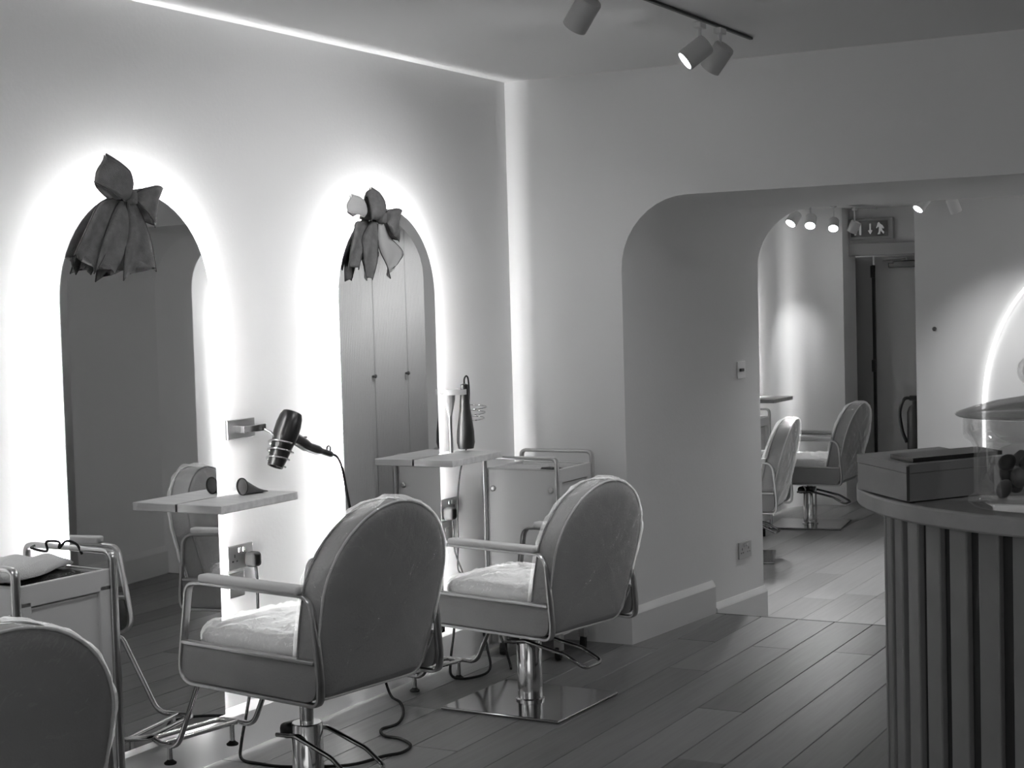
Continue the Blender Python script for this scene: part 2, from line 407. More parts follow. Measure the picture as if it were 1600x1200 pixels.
obj('hinge_gap', B((DX0 + 0.225, YE + 0.325, (DZ + ZR) / 2 - 0.03), (0.022, 0.03, DZ - ZR - 0.08)), M_BLACK, d)
c = obj('door_closer', B((DX0 + 0.50, YE + 0.27, DZ - 0.07), (0.26, 0.07, 0.06), 0.01), M_BLACK, d)
obj('closer_arm', T([(DX0 + 0.42, YE + 0.26, DZ - 0.06), (DX0 + 0.36, YE + 0.15, DZ - 0.04), (DX0 + 0.56, YE + 0.10, DZ - 0.03)], 0.012), M_STEEL, c)
obj('hinge', B((DX0 + 0.225, YE + 0.30, 0.98), (0.03, 0.04, 0.1), 0.004), M_BLACK, d)
obj('hinge', B((DX0 + 0.225, YE + 0.30, 1.76), (0.03, 0.04, 0.1), 0.004), M_BLACK, d)
obj('push_plate', B((DX0 + 0.68, YE + 0.325, 0.93), (0.10, 0.012, 0.17), 0.003), M_BLACK, d)
# exit sign above the door
SX, SZ = 0.028, 2.10
s = thing('exit_sign', 'dark emergency exit sign with arrow and running figure above the rear door', 'sign', (SX, YE - 0.06, SZ))
obj('sign_case', B((0, -0.012, 0), (0.36, 0.05, 0.17), 0.006), mat('sign_case', 0.30, 0.4), s)
obj('sign_face', B((-0.01, -0.041, 0), (0.30, 0.006, 0.125), 0.001), M_SIGN, s)
def flat2d(name, pts, m, parent, y, t=0.003): return obj(name, prism([(x, y, z) for x, z in pts], (0, t, 0)), m, parent)
flat2d('arrow', [(-0.008, 0.04), (0.004, 0.04), (0.004, -0.012), (0.018, -0.012), (-0.002, -0.045), (-0.022, -0.012), (-0.008, -0.012)], M_SIGNW, s, -0.048)
flat2d('running_figure', [(0.060, 0.045), (0.072, 0.05), (0.078, 0.038), (0.098, 0.024), (0.112, 0.0), (0.100, -0.002), (0.092, 0.012), (0.094, -0.012), (0.112, -0.03), (0.106, -0.046), (0.096, -0.034), (0.084, -0.018), (0.076, -0.045), (0.056, -0.048), (0.066, -0.03), (0.070, 0.01), (0.060, 0.012), (0.052, 0.0), (0.046, 0.006), (0.056, 0.026)], M_SIGNW, s, -0.048)
flat2d('doorway_symbol', [(-0.13, 0.045), (-0.075, 0.045), (-0.075, -0.048), (-0.09, -0.048), (-0.09, 0.03), (-0.115, 0.03), (-0.115, -0.048), (-0.13, -0.048)], M_SIGNW, s, -0.048)

# ================================================================== MIRRORS WITH BACK LIGHT
def arch_outline(hw, zb, zs, inset=0.0, n=28, tall=1.0):
    h = hw - inset; p = [(-h, zb + inset), (-h, zs)]
    for k in range(1, n): a = PI - k * PI / n; p.append((h * math.cos(a), zs + tall * h * math.sin(a)))
    p += [(h, zs), (h, zb + inset)]; return p
def make_mirror(name, label, hw=0.361, zb=0.168, zs=1.632):
    t = thing(name, label, 'mirror')
    obj('glass', prism([(0.046, y, z) for y, z in arch_outline(hw, zb, zs)], (0.006, 0, 0)), M_MIRROR, t)
    obj('backing_board', prism([(0.0005, y, z) for y, z in arch_outline(hw, zb, zs, 0.094)], (0.0453, 0, 0)), M_BACKING, t)
    # flat strip stuck to the back of the glass, shining at the wall, with an added glow tube along its edge standing in for scatter
    a, b = arch_outline(hw, zb, zs, 0.070), arch_outline(hw, zb, zs, 0.088); bm = bmesh.new()
    R4 = [[bm.verts.new((x, y, z)) for y, z in L] for L, x in ((a, 0.0448), (a, 0.0456), (b, 0.0456), (b, 0.0448))]
    for i in range(len(a) - 1):
        for k in range(4): bm.faces.new((R4[k][i], R4[k][i + 1], R4[(k + 1) % 4][i + 1], R4[(k + 1) % 4][i]))
    st = obj('light_strip', bm, M_LED, t)
    o = arch_outline(hw, zb, zs, 0.066)
    obj('scatter_tube', T([(0.0424, y, z) for y, z in o], 0.0034, n=5), M_LED2, st)
    return t
m0 = make_mirror('arched_mirror', 'arched backlit mirror on the left wall, the one under the large grey bow')
m0.location = (0, 4.048, 0)
dup(m0, (0, 5.556, 0), 0, 'arched backlit mirror on the left wall, the one nearer the room corner')
dup(m0, (0, 2.54, 0), 0, 'arched backlit mirror nearest the street, beyond the left edge of the picture')
dup(m0, (XRL, 11.17, ZR), 0, 'arched backlit mirror on the rear room left wall behind the chairs')
dup(m0, (XRR, 9.56, ZR), PI, 'arched backlit mirror on the rear room right wall, seen only as a reflection')

# big lit arch on the partition
AX = 1.352; AA = 0.78; ZS = 0.80
t = thing('lit_arch_panel', 'large white arched panel edged with a bright light strip on the partition', 'light panel', (AX + AA, PY - 0.002, 0))
def ell(a, b, zs, zb, n=40): return [(-a, zb)] + [(a * math.cos(PI - k * PI / n), zs + b * math.sin(PI - k * PI / n)) for k in range(n + 1)] + [(a, zb)]
obj('panel', prism([(x, -0.006, z) for x, z in ell(AA, 1.05, ZS, 0.1)], (0, 0.006, 0)), M_WHITEP, t)
a_, b_ = ell(AA, 1.05, ZS, 0.1), ell(AA - 0.018, 1.05 - 0.018, ZS, 0.1)
bm = bmesh.new(); va = [[bm.verts.new((x, y, z)) for x, z in L] for L, y in ((a_, -0.006), (a_, -0.03), (b_, -0.03), (b_, -0.006))]
for i in range(len(a_) - 1):
    for k in range(4): bm.faces.new((va[k][i], va[k][i + 1], va[(k + 1) % 4][i + 1], va[(k + 1) % 4][i]))
obj('light_strip', bm, emit('arch_strip_light', 1.1), t)

# fluted cupboard on the rear right wall
t = thing('fluted_cupboard', 'tall pale cupboard with fluted doors, seen in the mirror nearest the corner', 'cupboard', (XRR, 10.08, ZR))
obj('carcass', B((-0.09, 1.06, 1.19), (0.16, 2.0, 2.38), 0.004), M_REAR, t)
def fluted(w, h, n):
    bm = bmesh.new(); prev = None
    for i in range(n * 4 + 1):
        y = -w / 2 + w * i / (n * 4); x = -0.010 * abs(math.sin(PI * i / 4))
        a, b = bm.verts.new((x, y, 0)), bm.verts.new((x, y, h))
        if prev: bm.faces.new((prev[0], a, b, prev[1]))
        prev = (a, b)
    return bm
M_FLUTE = mat('fluted_paint', 0.5, 0.5)
for i, (yc, w) in enumerate(((0.78, 0.50), (1.29, 0.50), (1.80, 0.50))):
    dd = obj('cupboard_door', fluted(w, 2.32, 20), M_FLUTE, t); dd.location = (-0.176, yc, 0.04)
    kb = obj('knob', LA([(0.002, 0), (0.010, 0.004), (0.010, 0.02), (0.018, 0.03), (0.012, 0.04), (0.002, 0.042)], 12, aim((-1, 0, 0))), M_DARK, dd); kb.location = (-0.005, w / 2 - 0.04, 1.09)
    # back strip behind each door so the joints read as dark lines
    obj('joint_strip', B((-0.172, yc + w / 2 + 0.005, 1.2), (0.004, 0.012, 2.32)), M_DARK, t)

# ================================================================== SALON CHAIRS
# local frame: +X = the way the sitter faces, +Y = sitter's left, seat in its lowest position
def back_outline(sc=1.0, n=56):
    """tombstone outline as (y, s): s = height along the back"""
    hw, z0, zs, z1 = 0.262, 0.335, 0.655, 0.912
    pts = []
    p = [(-hw, zs)]
    for k in range(1, 24): a = PI - k * PI / 24; p.append((hw * math.cos(a), zs + (z1 - zs) * math.sin(a)))
    p += [(hw, zs), (hw - 0.006, 0.55), (hw - 0.016, 0.46), (hw - 0.024, 0.40)]
    for k in range(0, 6): a = -k * PI / 2 / 5; p.append((hw - 0.078 + 0.05 * math.cos(a), 0.385 + 0.05 * math.sin(a)))
    for k in range(0, 6): a = -PI / 2 - k * PI / 2 / 5; p.append((-(hw - 0.078) + 0.05 * math.cos(a), 0.385 + 0.05 * math.sin(a)))
    p += [(-hw + 0.024, 0.40), (-hw + 0.016, 0.46), (-hw + 0.006, 0.55)]
    cy, cz = 0.0, 0.62
    return [(cy + (y - cy) * sc, cz + (z - cz) * sc) for y, z in p]
def lean(z): return -0.285 - 0.245 * max(0, z - 0.34) - 0.02 * max(0, z - 0.6)
def back_rings(off=0.0, th=0.105):
    def ring(sc, dx): return [(lean(z) + dx, y, z) for y, z in back_outline(sc * (1 + off * 3.6))]
    return [ring(0.02, -0.030 - off), ring(0.35, -0.028 - off), ring(0.65, -0.021 - off), ring(0.88, -0.010 - off), ring(0.965, -0.002 - off), ring(0.995, 0.006),
            ring(1.0, 0.02), ring(1.0, th - 0.03), ring(0.985, th - 0.012), ring(0.95, th + off), ring(0.75, th + 0.018 + off), ring(0.4, th + 0.03 + off), ring(0.02, th + 0.034 + off)]
def wob(v, a, f, seed): return a * noise.noise(Vector((v.x * f + seed, v.y * f, v.z * f)))
def make_chair(name, label):
    t = thing(name, label, 'chair', group='salon chairs')
    obj('base_plate', B((0, 0, 0.007), (0.53, 0.50, 0.012), 0.004), M_DCHROME, t)
    obj('pump_column', LA([(0.058, 0.013), (0.058, 0.02), (0.05, 0.024), (0.05, 0.285), (0.046, 0.29), (0.024, 0.291)], 32), M_CHROME, t, True, 40)
    obj('piston', LA([(0.022, 0.285), (0.022, 0.36)], 20), M_CHROME, t, True, 40)
    co = obj('pump_collar', B((0.055, 0, 0.262), (0.05, 0.11, 0.05), 0.018, 3), M_BLACK, t, True, 40)
    arm = fillet([(0.075, 0.062, 0.25), (-0.02, 0.066, 0.262), (-0.20, 0.070, 0.225), (-0.29, 0.072, 0.178), (-0.29, -0.072, 0.178), (-0.20, -0.070, 0.225), (-0.02, -0.066, 0.262), (0.075, -0.062, 0.25)], [0, .05, .1, .03, .03, .1, .05, 0])
    obj('pedal', T(arm, 0.0075, n=8), M_DCHROME, co, True)
    obj('seat_pan', B((-0.02, 0, 0.405), (0.50, 0.47, 0.085), 0.03, 3), M_VINYL_D, t, True, 40)
    obj('mounting_plate', B((0, 0, 0.356), (0.26, 0.24, 0.014), 0.003), M_BLACK, t)
    # seat cushion: crowned pad
    bm = bmesh.new(); rings = []
    N = 48
    def se(a, e): c = math.cos(a); return math.copysign(abs(c) ** e, c)
    for sc, z in ((0.02, 0.528), (0.3, 0.526), (0.6, 0.520), (0.85, 0.508), (0.95, 0.497), (1.0, 0.478), (1.0, 0.452), (0.97, 0.44), (0.5, 0.438)):
        rings.append([(0.0 + 0.27 * sc * se(2 * PI * k / N, 0.42), 0.247 * sc * se(2 * PI * k / N - PI / 2, 0.42), z + (0.012 if k in (0,) else 0) * 0) for k in range(N)])
    so = obj('seat_cushion', loft(rings), M_SEAT, t, True)
    bm2 = loft([[(x * 1.012, y * 1.015, z + 0.004) for x, y, z in r] for r in rings[:7]], cap=False)
    bmesh.ops.subdivide_edges(bm2, edges=bm2.edges[:], cuts=3, use_grid_fill=True)
    for v in bm2.verts:
        v.co.z += 0.003 + abs(wob(v.co, 0.010, 16, 3)) + 0.007 * (1 - min(1, abs(wob(v.co, 6, 18, 7)))); v.co.y += wob(v.co, 0.003, 12, 8)
    obj('plastic_cover', bm2, M_FILM2, so, True)
    # sides: frame loop, upholstered panel, trim rail, arm pad
    for s in (1, -1):
        Y = 0.262 * s
        loop = [(0.165, Y, 0.655), (0.232, Y, 0.648), (0.262, Y, 0.48), (0.285, Y, 0.335), (-0.335, Y, 0.335), (-0.338, Y, 0.40), (-0.315, Y, 0.655), (-0.10, Y, 0.655)]
        p = fillet(loop, [0, 0.055, 0.2, 0.13, 0.07, 0.08, 0.06, 0], 8, closed=True)
        obj('side_frame', T(p, 0.01, n=10, closed=True, flat=(0.0145, 0.0065), up=(0, 1, 0)), M_FRAME, t, True, 50)
        o = fillet([(0.258, Y, 0.455), (0.278, Y, 0.343), (-0.327, Y, 0.343), (-0.325, Y, 0.455)], [0.004, 0.12, 0.06, 0.004], 8, closed=True)
        bm = prism([(x, Y - 0.012 * s, z) for x, _, z in o], (0, 0.020 * s, 0))
        obj('side_panel', bm, M_VINYL, t, True, 30)
        obj('trim_rail', B((-0.032, Y + 0.002 * s, 0.462), (0.585, 0.026, 0.012), 0.003), M_FRAME, t)
        ap = B((-0.055, Y, 0.671), (0.44, 0.046, 0.026), 0.009, 3)
        obj('arm_pad', ap, M_ARM, t, True, 50)
    # backrest
    bo = obj('backrest', loft(back_rings()), M_BACK, t, True)
    sub = bo.modifiers.new('sub', 'SUBSURF'); sub.levels = 1; sub.render_levels = 1
    ro = back_outline(0.999)
    obj('piping', T([(lean(z) + 0.004, y, z) for y, z in ro], 0.0042, n=6, closed=True), M_PIPE, bo, True)
    obj('front_piping', T([(lean(z) + 0.088, y, z) for y, z in ro], 0.0035, n=6, closed=True), M_VINYL_D, bo, True)
    bm = loft(back_rings(0.006), cap=True)
    bmesh.ops.subdivide_edges(bm, edges=bm.edges[:], cuts=2, use_grid_fill=True)
    bmesh.ops.bisect_plane(bm, geom=bm.verts[:] + bm.edges[:] + bm.faces[:], plane_co=(0, 0, 0.365), plane_no=(0, 0.0, -1), clear_outer=True)
    for v in bm.verts:
        d_ = Vector((v.co.x - lean(v.co.z) - 0.05, v.co.y, (v.co.z - 0.65))).normalized()
        v.co += d_ * (abs(wob(v.co, 0.014, 15, 1)) + 0.0022 * (1 - min(1, abs(wob(v.co, 6, 14, 5)))) )
    obj('plastic_cover', bm, M_FILM, bo, True)
    # foot rest: one bent tube, cross bar, two feet
    w = 0.165
    p = fillet([(0.20, w, 0.36), (0.30, w, 0.335), (0.435, w, 0.075), (0.52, w, 0.075), (0.585, w * 0.9, 0.078), (0.585, -w * 0.9, 0.078), (0.52, -w, 0.075), (0.435, -w, 0.075), (0.30, -w, 0.335), (0.20, -w, 0.36)], [0, .03, .09, 0, .05, .05, 0, .09, .03, 0], 6)
    fo = obj('foot_rest', T(p, 0.0095, n=10), M_CHROME, t, True)
    obj('cross_bar', T([(0.515, w, 0.075), (0.515, -w, 0.075)], 0.0085, n=10), M_CHROME, fo, True, 40)
    for s in (1, -1):
        obj('foot', LA([(0.009, 0.012), (0.009, 0.07)], 12, Matrix.Translation((0.512, 0.135 * s, 0))), M_CHROME, fo, True, 40)
        obj('foot_pad', LA([(0.020, 0.001), (0.021, 0.006), (0.013, 0.012), (0.008, 0.018)], 14, Matrix.Translation((0.512, 0.135 * s, 0))), M_RUBBER, fo, True, 40)
    return t
FIXED = ('base_plate', 'pump_column', 'piston', 'pump_collar')
def rel(n): return n.split('.')[0]
def seat_lift(ch, dz):
    for c_ in ch.children:
        if rel(c_.name) not in FIXED: c_.location.z += dz
        if rel(c_.name) == 'piston': k_ = (0.075 + dz) / 0.075; c_.scale.z = k_; c_.location.z = 0.285 * (1 - k_)
def turn(ch, part, a):
    for c_ in ch.children:
        if rel(c_.name) == part: c_.rotation_euler.z += a
R = math.radians
ch = make_chair('salon_chair', 'grey vinyl salon chair with film cover, second from the corner, raised on its piston')
CH = [ch,
      dup(ch, (0.662, 5.555, 0), PI - R(12), 'grey vinyl salon chair with film cover standing nearest the room corner'),
      dup(ch, (0.70, 2.56, 0), PI - R(17), 'grey salon chair cut off by the left edge, only its film-wrapped back in view'),
      dup(ch, (-0.09, 9.82, ZR), PI + R(8), 'film-wrapped salon chair in the rear room half hidden by the archway side'),
      dup(ch, (-0.09, 11.40, ZR), PI - R(2), 'film-wrapped salon chair in the rear room nearest the dark door')]
ch.location = (0.662, 4.06, 0); ch.rotation_euler = (0, 0, PI - R(10))
for c_ in CH: turn(c_, 'base_plate', R(10))
seat_lift(CH[0], 0.105); seat_lift(CH[2], 0.025)
turn(CH[1], 'pump_collar', R(10)); turn(CH[0], 'pump_collar', R(-5))

# ================================================================== SHELVES, SOCKETS, TOOLS
def shelf_mesh():
    o = [(0.056, 0.0), (0.245, 0.0), (0.245, 0.43), (0.001, 0.43), (0.001, 0.232), (0.056, 0.232)]
    bm = prism([(x, y, -0.014) for x, y in o], (0, 0, 0.028))
    bmesh.ops.bevel(bm, geom=[e for e in bm.edges if e.calc_length() > 0.03], offset=0.002, segments=1, affect='EDGES'); return bm
sh = tag(obj('wall_shelf', shelf_mesh(), M_SHELF), 'pale wooden shelf under the dryer, holding a small dark nozzle', 'shelf')
sh.location = (0, 4.19, 0.929)
s2 = sh.copy(); COL.objects.link(s2); s2.location = (0, 5.70, 0.929); s2['label'] = 'pale wooden shelf nearer the corner with the black clipper above'
s3 = sh.copy(); COL.objects.link(s3); s3.location = (XRL, 11.35, 0.80); s3['label'] = 'pale wooden shelf in the rear room, its tip beyond the archway'

def socket(name, label, loc, rz, double=True, holes=(0,), w=0.146):
    t = thing(name, label, 'socket', loc, rz)       # local: +X out of the wall, Y along
    obj('face_plate', B((0.004, 0, 0), (0.008, w, 0.088), 0.003), M_STEEL, t)
    for h in holes:
        for (dy, dz, sy, sz) in ((0, 0.006, 0.006, 0.012), (-0.011, -0.013, 0.010, 0.006), (0.011, -0.013, 0.010, 0.006)):
            obj('pin_slot', B((0.0078, h + dy, dz), (0.002, sy, sz)), M_BLACK, t)
    if double:
        for sy in (-0.012, 0.012): obj('rocker_switch', B((0.010, sy, 0.026), (0.008, 0.012, 0.018), 0.002), M_CHROME, t)
    return t
socket('double_socket', 'brushed steel double socket with a black plug, below the dryer shelf', (0, 4.583, 0.702), 0, holes=(-0.036,))
socket('double_socket', 'brushed steel double socket with a black plug, under the shelf by the corner', (0, 6.063, 0.69), 0, holes=(0.036,))
def blank(label, loc):
    t = thing('spur_plate', label, 'wall plate', loc)
    obj('face_plate', B((0.004, 0, 0), (0.008, 0.088, 0.088), 0.003), M_STEEL, t)
    obj('fuse_slot', B((0.0085, 0.0, 0.005), (0.002, 0.03, 0.02), 0.0008), M_DARK, t); return t
blank('square steel wall plate just below the socket by the raised chair', (0, 4.556, 0.602))
blank('square steel wall plate just below the socket nearest the corner', (0, 6.034, 0.592))
jx = lambda y: 0.672 + (0.737 - 0.672) * (y - YM) / (YR - YM)
ja = -math.atan2(0.065, 0.58)
t = thing('wall_switch', 'square white switch plate high on the inner side of the archway', 'switch', (jx(7.86), 7.86, 1.21), ja)
obj('face_plate', B((0.004, 0, 0), (0.008, 0.088, 0.088), 0.003), mat('pale_switch_plate', 0.95, 0.3), t)
k = obj('key_lever', B((0.013, -0.01, 0.0), (0.014, 0.035, 0.016), 0.003), M_DARK, t)
socket('double_socket', 'double socket low on the inner side of the archway', (jx(7.86), 7.86, 0.27), ja, holes=(-0.036, 0.036), w=0.14)
t = thing('wall_fixing', 'small dark fixing on the pale partition', 'wall fitting', (1.045, PY, 1.34))
obj('button', LA([(0.014, 0), (0.014, 0.006), (0.008, 0.012)], 16, aim((0, -1, 0))), M_DARK, t)

# ---- hair dryer in its spiral holder
def spiral(c, ax, r0, r1, length, turns, rad):
    M = Matrix.Translation(c) @ aim(ax); n = int(turns * 28)
    return [M @ Vector((((r0 + (r1 - r0) * i / n)) * math.cos(2 * PI * turns * i / n), ((r0 + (r1 - r0) * i / n)) * math.sin(2 * PI * turns * i / n), length * i / n)) for i in range(n + 1)]
HP = Vector((0.105, 4.735, 1.115)); HA = Vector((-0.10, -0.42, -0.90)).normalized()   # barrel centre, nozzle direction
t = thing('dryer_holder', 'chrome wall bracket with a spiral ring holding the hair dryer', 'holder', (0, 4.60, 1.165))
obj('wall_bracket', B((0.005, 0.01, 0), (0.01, 0.16, 0.07), 0.002), M_STEEL, t)
obj('bracket_arm', B((0.03, 0.035, 0.0), (0.05, 0.13, 0.026), 0.003), M_CHROME, t)
obj('ring_arm', T([(0.04, 0.08, 0.0), (0.07, 0.105, -0.02), (0.095, 0.10, -0.045)], 0.005, n=8), M_CHROME, t, True)
o = obj('spiral_ring', T(spiral(HP + HA * 0.012, HA, 0.052, 0.036, 0.085, 2.9, 0), 0.0038, n=8), M_CHROME, t, True); o.matrix_parent_inverse = Matrix.Translation((0, 4.60, 1.165)).inverted()
hd = thing('hair_dryer', 'black hair dryer hanging nozzle down in the spiral holder', 'hair dryer', HP)
A = aim(HA)
obj('barrel', LA([(0.022, -0.108), (0.036, -0.106), (0.043, -0.09), (0.047, -0.06), (0.047, -0.02), (0.042, 0.01), (0.038, 0.04), (0.034, 0.075), (0.029, 0.105), (0.024, 0.105), (0.024, 0.08)], 28, A), M_BLACK, hd, True, 50)
obj('rear_grille', LA([(0.002, -0.111), (0.030, -0.1095), (0.033, -0.107)], 24, A), M_FRAME, hd, True)
hdir = Vector((0.03, 0.93, -0.34)).normalized()
side0 = -HA * 0.02
hp = [side0 + hdir * 0.03, side0 + hdir * 0.07, side0 + hdir * 0.14 + Vector((0, 0, -0.008)), side0 + hdir * 0.22 + Vector((0, 0, -0.004)), side0 + hdir * 0.29]
hd_o = obj('handle', T(smoothpath(hp, 5), [0.024] * 5 + [0.023] * 5 + [0.019] * 5 + [0.013] * 6, n=12), M_BLACK, hd, True)
obj('handle_button', B(side0 + hdir * 0.10 + Vector((0.01, 0, 0.016)), (0.012, 0.03, 0.008), 0.002), M_DARK, hd_o)
obj('hanging_loop', T([side0 + hdir * 0.275 + Vector((0, 0.012 * math.cos(a * PI / 6), 0.018 + 0.012 * math.sin(a * PI / 6))) for a in range(12)], 0.004, n=6, closed=True), M_DARK, hd_o, True)
e0 = HP + side0 + hdir * 0.29
cord = [e0, e0 + Vector((0.0, 0.035, -0.01)), e0 + Vector((0.005, 0.06, -0.05)), e0 + Vector((0.01, 0.075, -0.13)), e0 + Vector((0.02, 0.10, -0.28)), Vector((0.10, 5.22, 0.45)), Vector((0.09, 5.36, 0.12)),
        Vector((0.10, 5.40, 0.01)), Vector((0.19, 5.33, 0.007)), Vector((0.294, 5.19, 0.007)), Vector((0.356, 5.05, 0.007)), Vector((0.344, 4.96, 0.007)), Vector((0.40, 4.89, 0.007)), Vector((0.48, 4.876, 0.007)), Vector((0.56, 4.82, 0.007)), Vector((0.584, 4.73, 0.007)),
        Vector((0.547, 4.66, 0.007)), Vector((0.494, 4.52, 0.007)), Vector((0.31, 4.42, 0.007)), Vector((0.19, 4.41, 0.007)), Vector((0.10, 4.43, 0.008)), Vector((0.085, 4.45, 0.06)), Vector((0.075, 4.50, 0.16)), Vector((0.065, 4.56, 0.30)), Vector((0.055, 4.605, 0.45)), Vector((0.05, 4.618, 0.60)), Vector((0.045, 4.62, 0.66))]
o = obj('power_cord', T(smoothpath([p - HP for p in cord], 6), 0.0056, n=8), M_RUBBER, hd, True)
pl = obj('plug', B(Vector((0.034, 4.62, 0.688)) - HP, (0.05, 0.05, 0.055), 0.014, 3), M_RUBBER, hd, True, 40)
t = thing('dryer_nozzle', 'small dark concentrator nozzle lying on the shelf under the dryer', 'nozzle', (0.12, 4.505, 0.943))
rings = []
for i in range(13):
    f_ = i / 12; y = -0.04 + 0.10 * f_
    hz = 0.026 * (1 - f_) ** 1.3 + 0.004; hx = 0.024 + 0.012 * f_
    rings.append([(hx * math.cos(2 * PI * k / 20), y, hz + 0.001 + hz * math.sin(2 * PI * k / 20)) for k in range(20)])
obj('nozzle_body', loft(rings), M_DARK, t, True, 50)
obj('collar', T([(0.024 * math.cos(2 * PI * k / 24), -0.041, 0.031 + 0.029 * math.sin(2 * PI * k / 24)) for k in range(24)], 0.003, n=6, closed=True), M_BLACK, t, True)

# ---- clipper in a ring holder and an empty spiral
t = thing('clipper_holder', 'white ring cup holder on a slim stem above the corner shelf', 'holder', (0.075, 6.03, 0.943))
obj('ring', LA([(0.046, 0.255), (0.049, 0.255), (0.049, 0.278), (0.046, 0.278)], 28, cap=False), M_WHITEP, t, True, 40)
obj('cup', LA([(0.026, 0.262), (0.024, 0.235), (0.018, 0.205), (0.009, 0.165)], 24, Matrix.Translation((-0.02, -0.02, 0)), cap=False), mat('frosted_plastic', 0.35, 0.4), t, True)
obj('stem', LA([(0.009, 0.0), (0.009, 0.17)], 12, Matrix.Translation((-0.02, -0.02, 0))), M_STEEL, t, True, 40)
obj('wall_arm', B((-0.057, 0, 0.267), (0.034, 0.022, 0.018), 0.002), M_STEEL, t)
hc = thing('hair_clipper', 'black tapering hair clipper hanging in the white ring above the shelf', 'hair clipper', (0.105, 6.055, 0.955))
obj('clipper_body', LA([(0.004, 0.0), (0.034, 0.004), (0.040, 0.03), (0.038, 0.08), (0.031, 0.13), (0.024, 0.18), (0.020, 0.24), (0.017, 0.285), (0.004, 0.29)], 22), M_BLACK, hc, True, 60)
obj('clip_badge', LA([(0.002, 0), (0.007, 0.001), (0.006, 0.003)], 12, Matrix.Translation((0.018, -0.027, 0.03)) @ aim((0.5, -0.8, 0))), M_FRAME, hc)
cp = [(0, 0, 0.285), (0, 0.002, 0.31), (0.0, 0.02, 0.322), (0.0, 0.036, 0.305), (0.0, 0.040, 0.24), (-0.005, 0.034, 0.12), (-0.02, 0.03, 0.02)]
wcp = [(0.065, 6.135, 0.95), (0.03, 6.137, 0.85), (0.02, 6.12, 0.7), (0.03, 6.10, 0.55), (0.03, 6.09, 0.42), (0.04, 6.11, 0.40), (0.035, 6.06, 0.50), (0.045, 6.035, 0.60), (0.045, 6.03, 0.64)]
cp += [tuple(Vector(p) - Vector((0.105, 6.065, 0.955))) for p in wcp]
obj('power_cord', T(smoothpath(cp, 6), 0.0036, n=6), M_RUBBER, hc, True)
obj('plug', B(Vector((0.034, 6.03, 0.672)) - Vector((0.105, 6.065, 0.955)), (0.05, 0.05, 0.055), 0.014, 3), M_RUBBER, hc, True, 40)
t = thing('spiral_holder', 'empty chrome spiral holder on the wall beside the clipper', 'holder', (0, 6.20, 1.10))
obj('wall_bracket', B((0.005, 0.0, 0.01), (0.01, 0.03, 0.06), 0.002), M_STEEL, t)
obj('spiral_ring', T([(0.008, 0.0, 0.03), (0.03, 0.0, 0.035)] + spiral(Vector((0.07, 0.02, 0.04)), (0, 0, -1), 0.046, 0.030, 0.075, 3.0, 0), 0.003, n=8), M_CHROME, t, True)

# ================================================================== BOWS
def ribbon(name, parent, L, Rr, dep, m, org, closed_tip=None, layers=1, thick=0.0022, edge=None):
    n = 14
    def samp(P):
        Q = [Vector((0, a - org[0], b - org[1])) for a, b in P]
        if name == 'tail': return smoothpath(Q, 5)
        return [Q[i].lerp(Q[i + 1], k / 5) for i in range(len(Q) - 1) for k in range(5)] + [Q[-1]]
    a, b = samp(L), samp(Rr)
    N = len(a); bm = bmesh.new(); W = 7; grid = []
    for i in range(N):
        t = i / (N - 1); d0, d1 = dep(t); row = []
        for j in range(W):
            s_ = j / (W - 1); p = a[i].lerp(b[i], s_)
            fold = (0.010 if name == 'tail' else 0.004) * math.sin(s_ * PI * 2.2 + t * 2) * (0.3 + t)
            p.x = d0 + (d1 - d0) * s_ + 0.016 * math.sin(PI * s_) * math.sin(PI * min(1, t * 1.1)) + fold
            row.append(bm.verts.new(p))
        grid.append(row)
    for i in range(N - 1):
        for j in range(W - 1): bm.faces.new((grid[i][j], grid[i][j + 1], grid[i + 1][j + 1], grid[i + 1][j]))
    if closed_tip == 'notch':
        mid = grid[-1][W // 2]; back = (a[-1] + b[-1]) / 2
        up = ((a[0] + b[0]) / 2 - back).normalized(); L_ = (a[-1] - b[-1]).length
        for j in range(W):
            f_ = 1 - abs(j - (W - 1) / 2) / ((W - 1) / 2); grid[-1][j].co += Vector((0, up.y, up.z)) * f_ * L_ * 0.38
    ea = [v.co.copy() for v in (r[0] for r in grid)]; eb = [v.co.copy() for v in (r[-1] for r in grid)]
    o = obj(name, bm, m, parent, True)
    so = o.modifiers.new('thick', 'SOLIDIFY'); so.thickness = thick; so.offset = 0
    for e_ in (ea, eb): obj('wired_edge', T(e_, 0.0022, n=5), edge or M_WIRE, o, True)
    return o
def loop_ribbon(parent, L, Rr, dfront, dback, m, org, edge=None):
    """front leaf and back leaf of one bow loop, joined by a rounded tip"""
    lo = ribbon('loop', parent, L, Rr, lambda t: (dfront + 0.028 * math.sin(PI * t), dfront + 0.028 * math.sin(PI * t)), m, org, edge=edge)
    shrink = lambda P, Q: [(p[0] * 0.94 + q[0] * 0.06, p[1] * 0.94 + q[1] * 0.06) for p, q in zip(P, Q)]
    r2 = ribbon('loop_back', parent, shrink(L, Rr), shrink(Rr, L), lambda t: (dback - 0.004 + (dfront - dback) * t ** 4, dback - 0.004 + (dfront - dback) * t ** 4), m, org, edge=edge)
    return lo
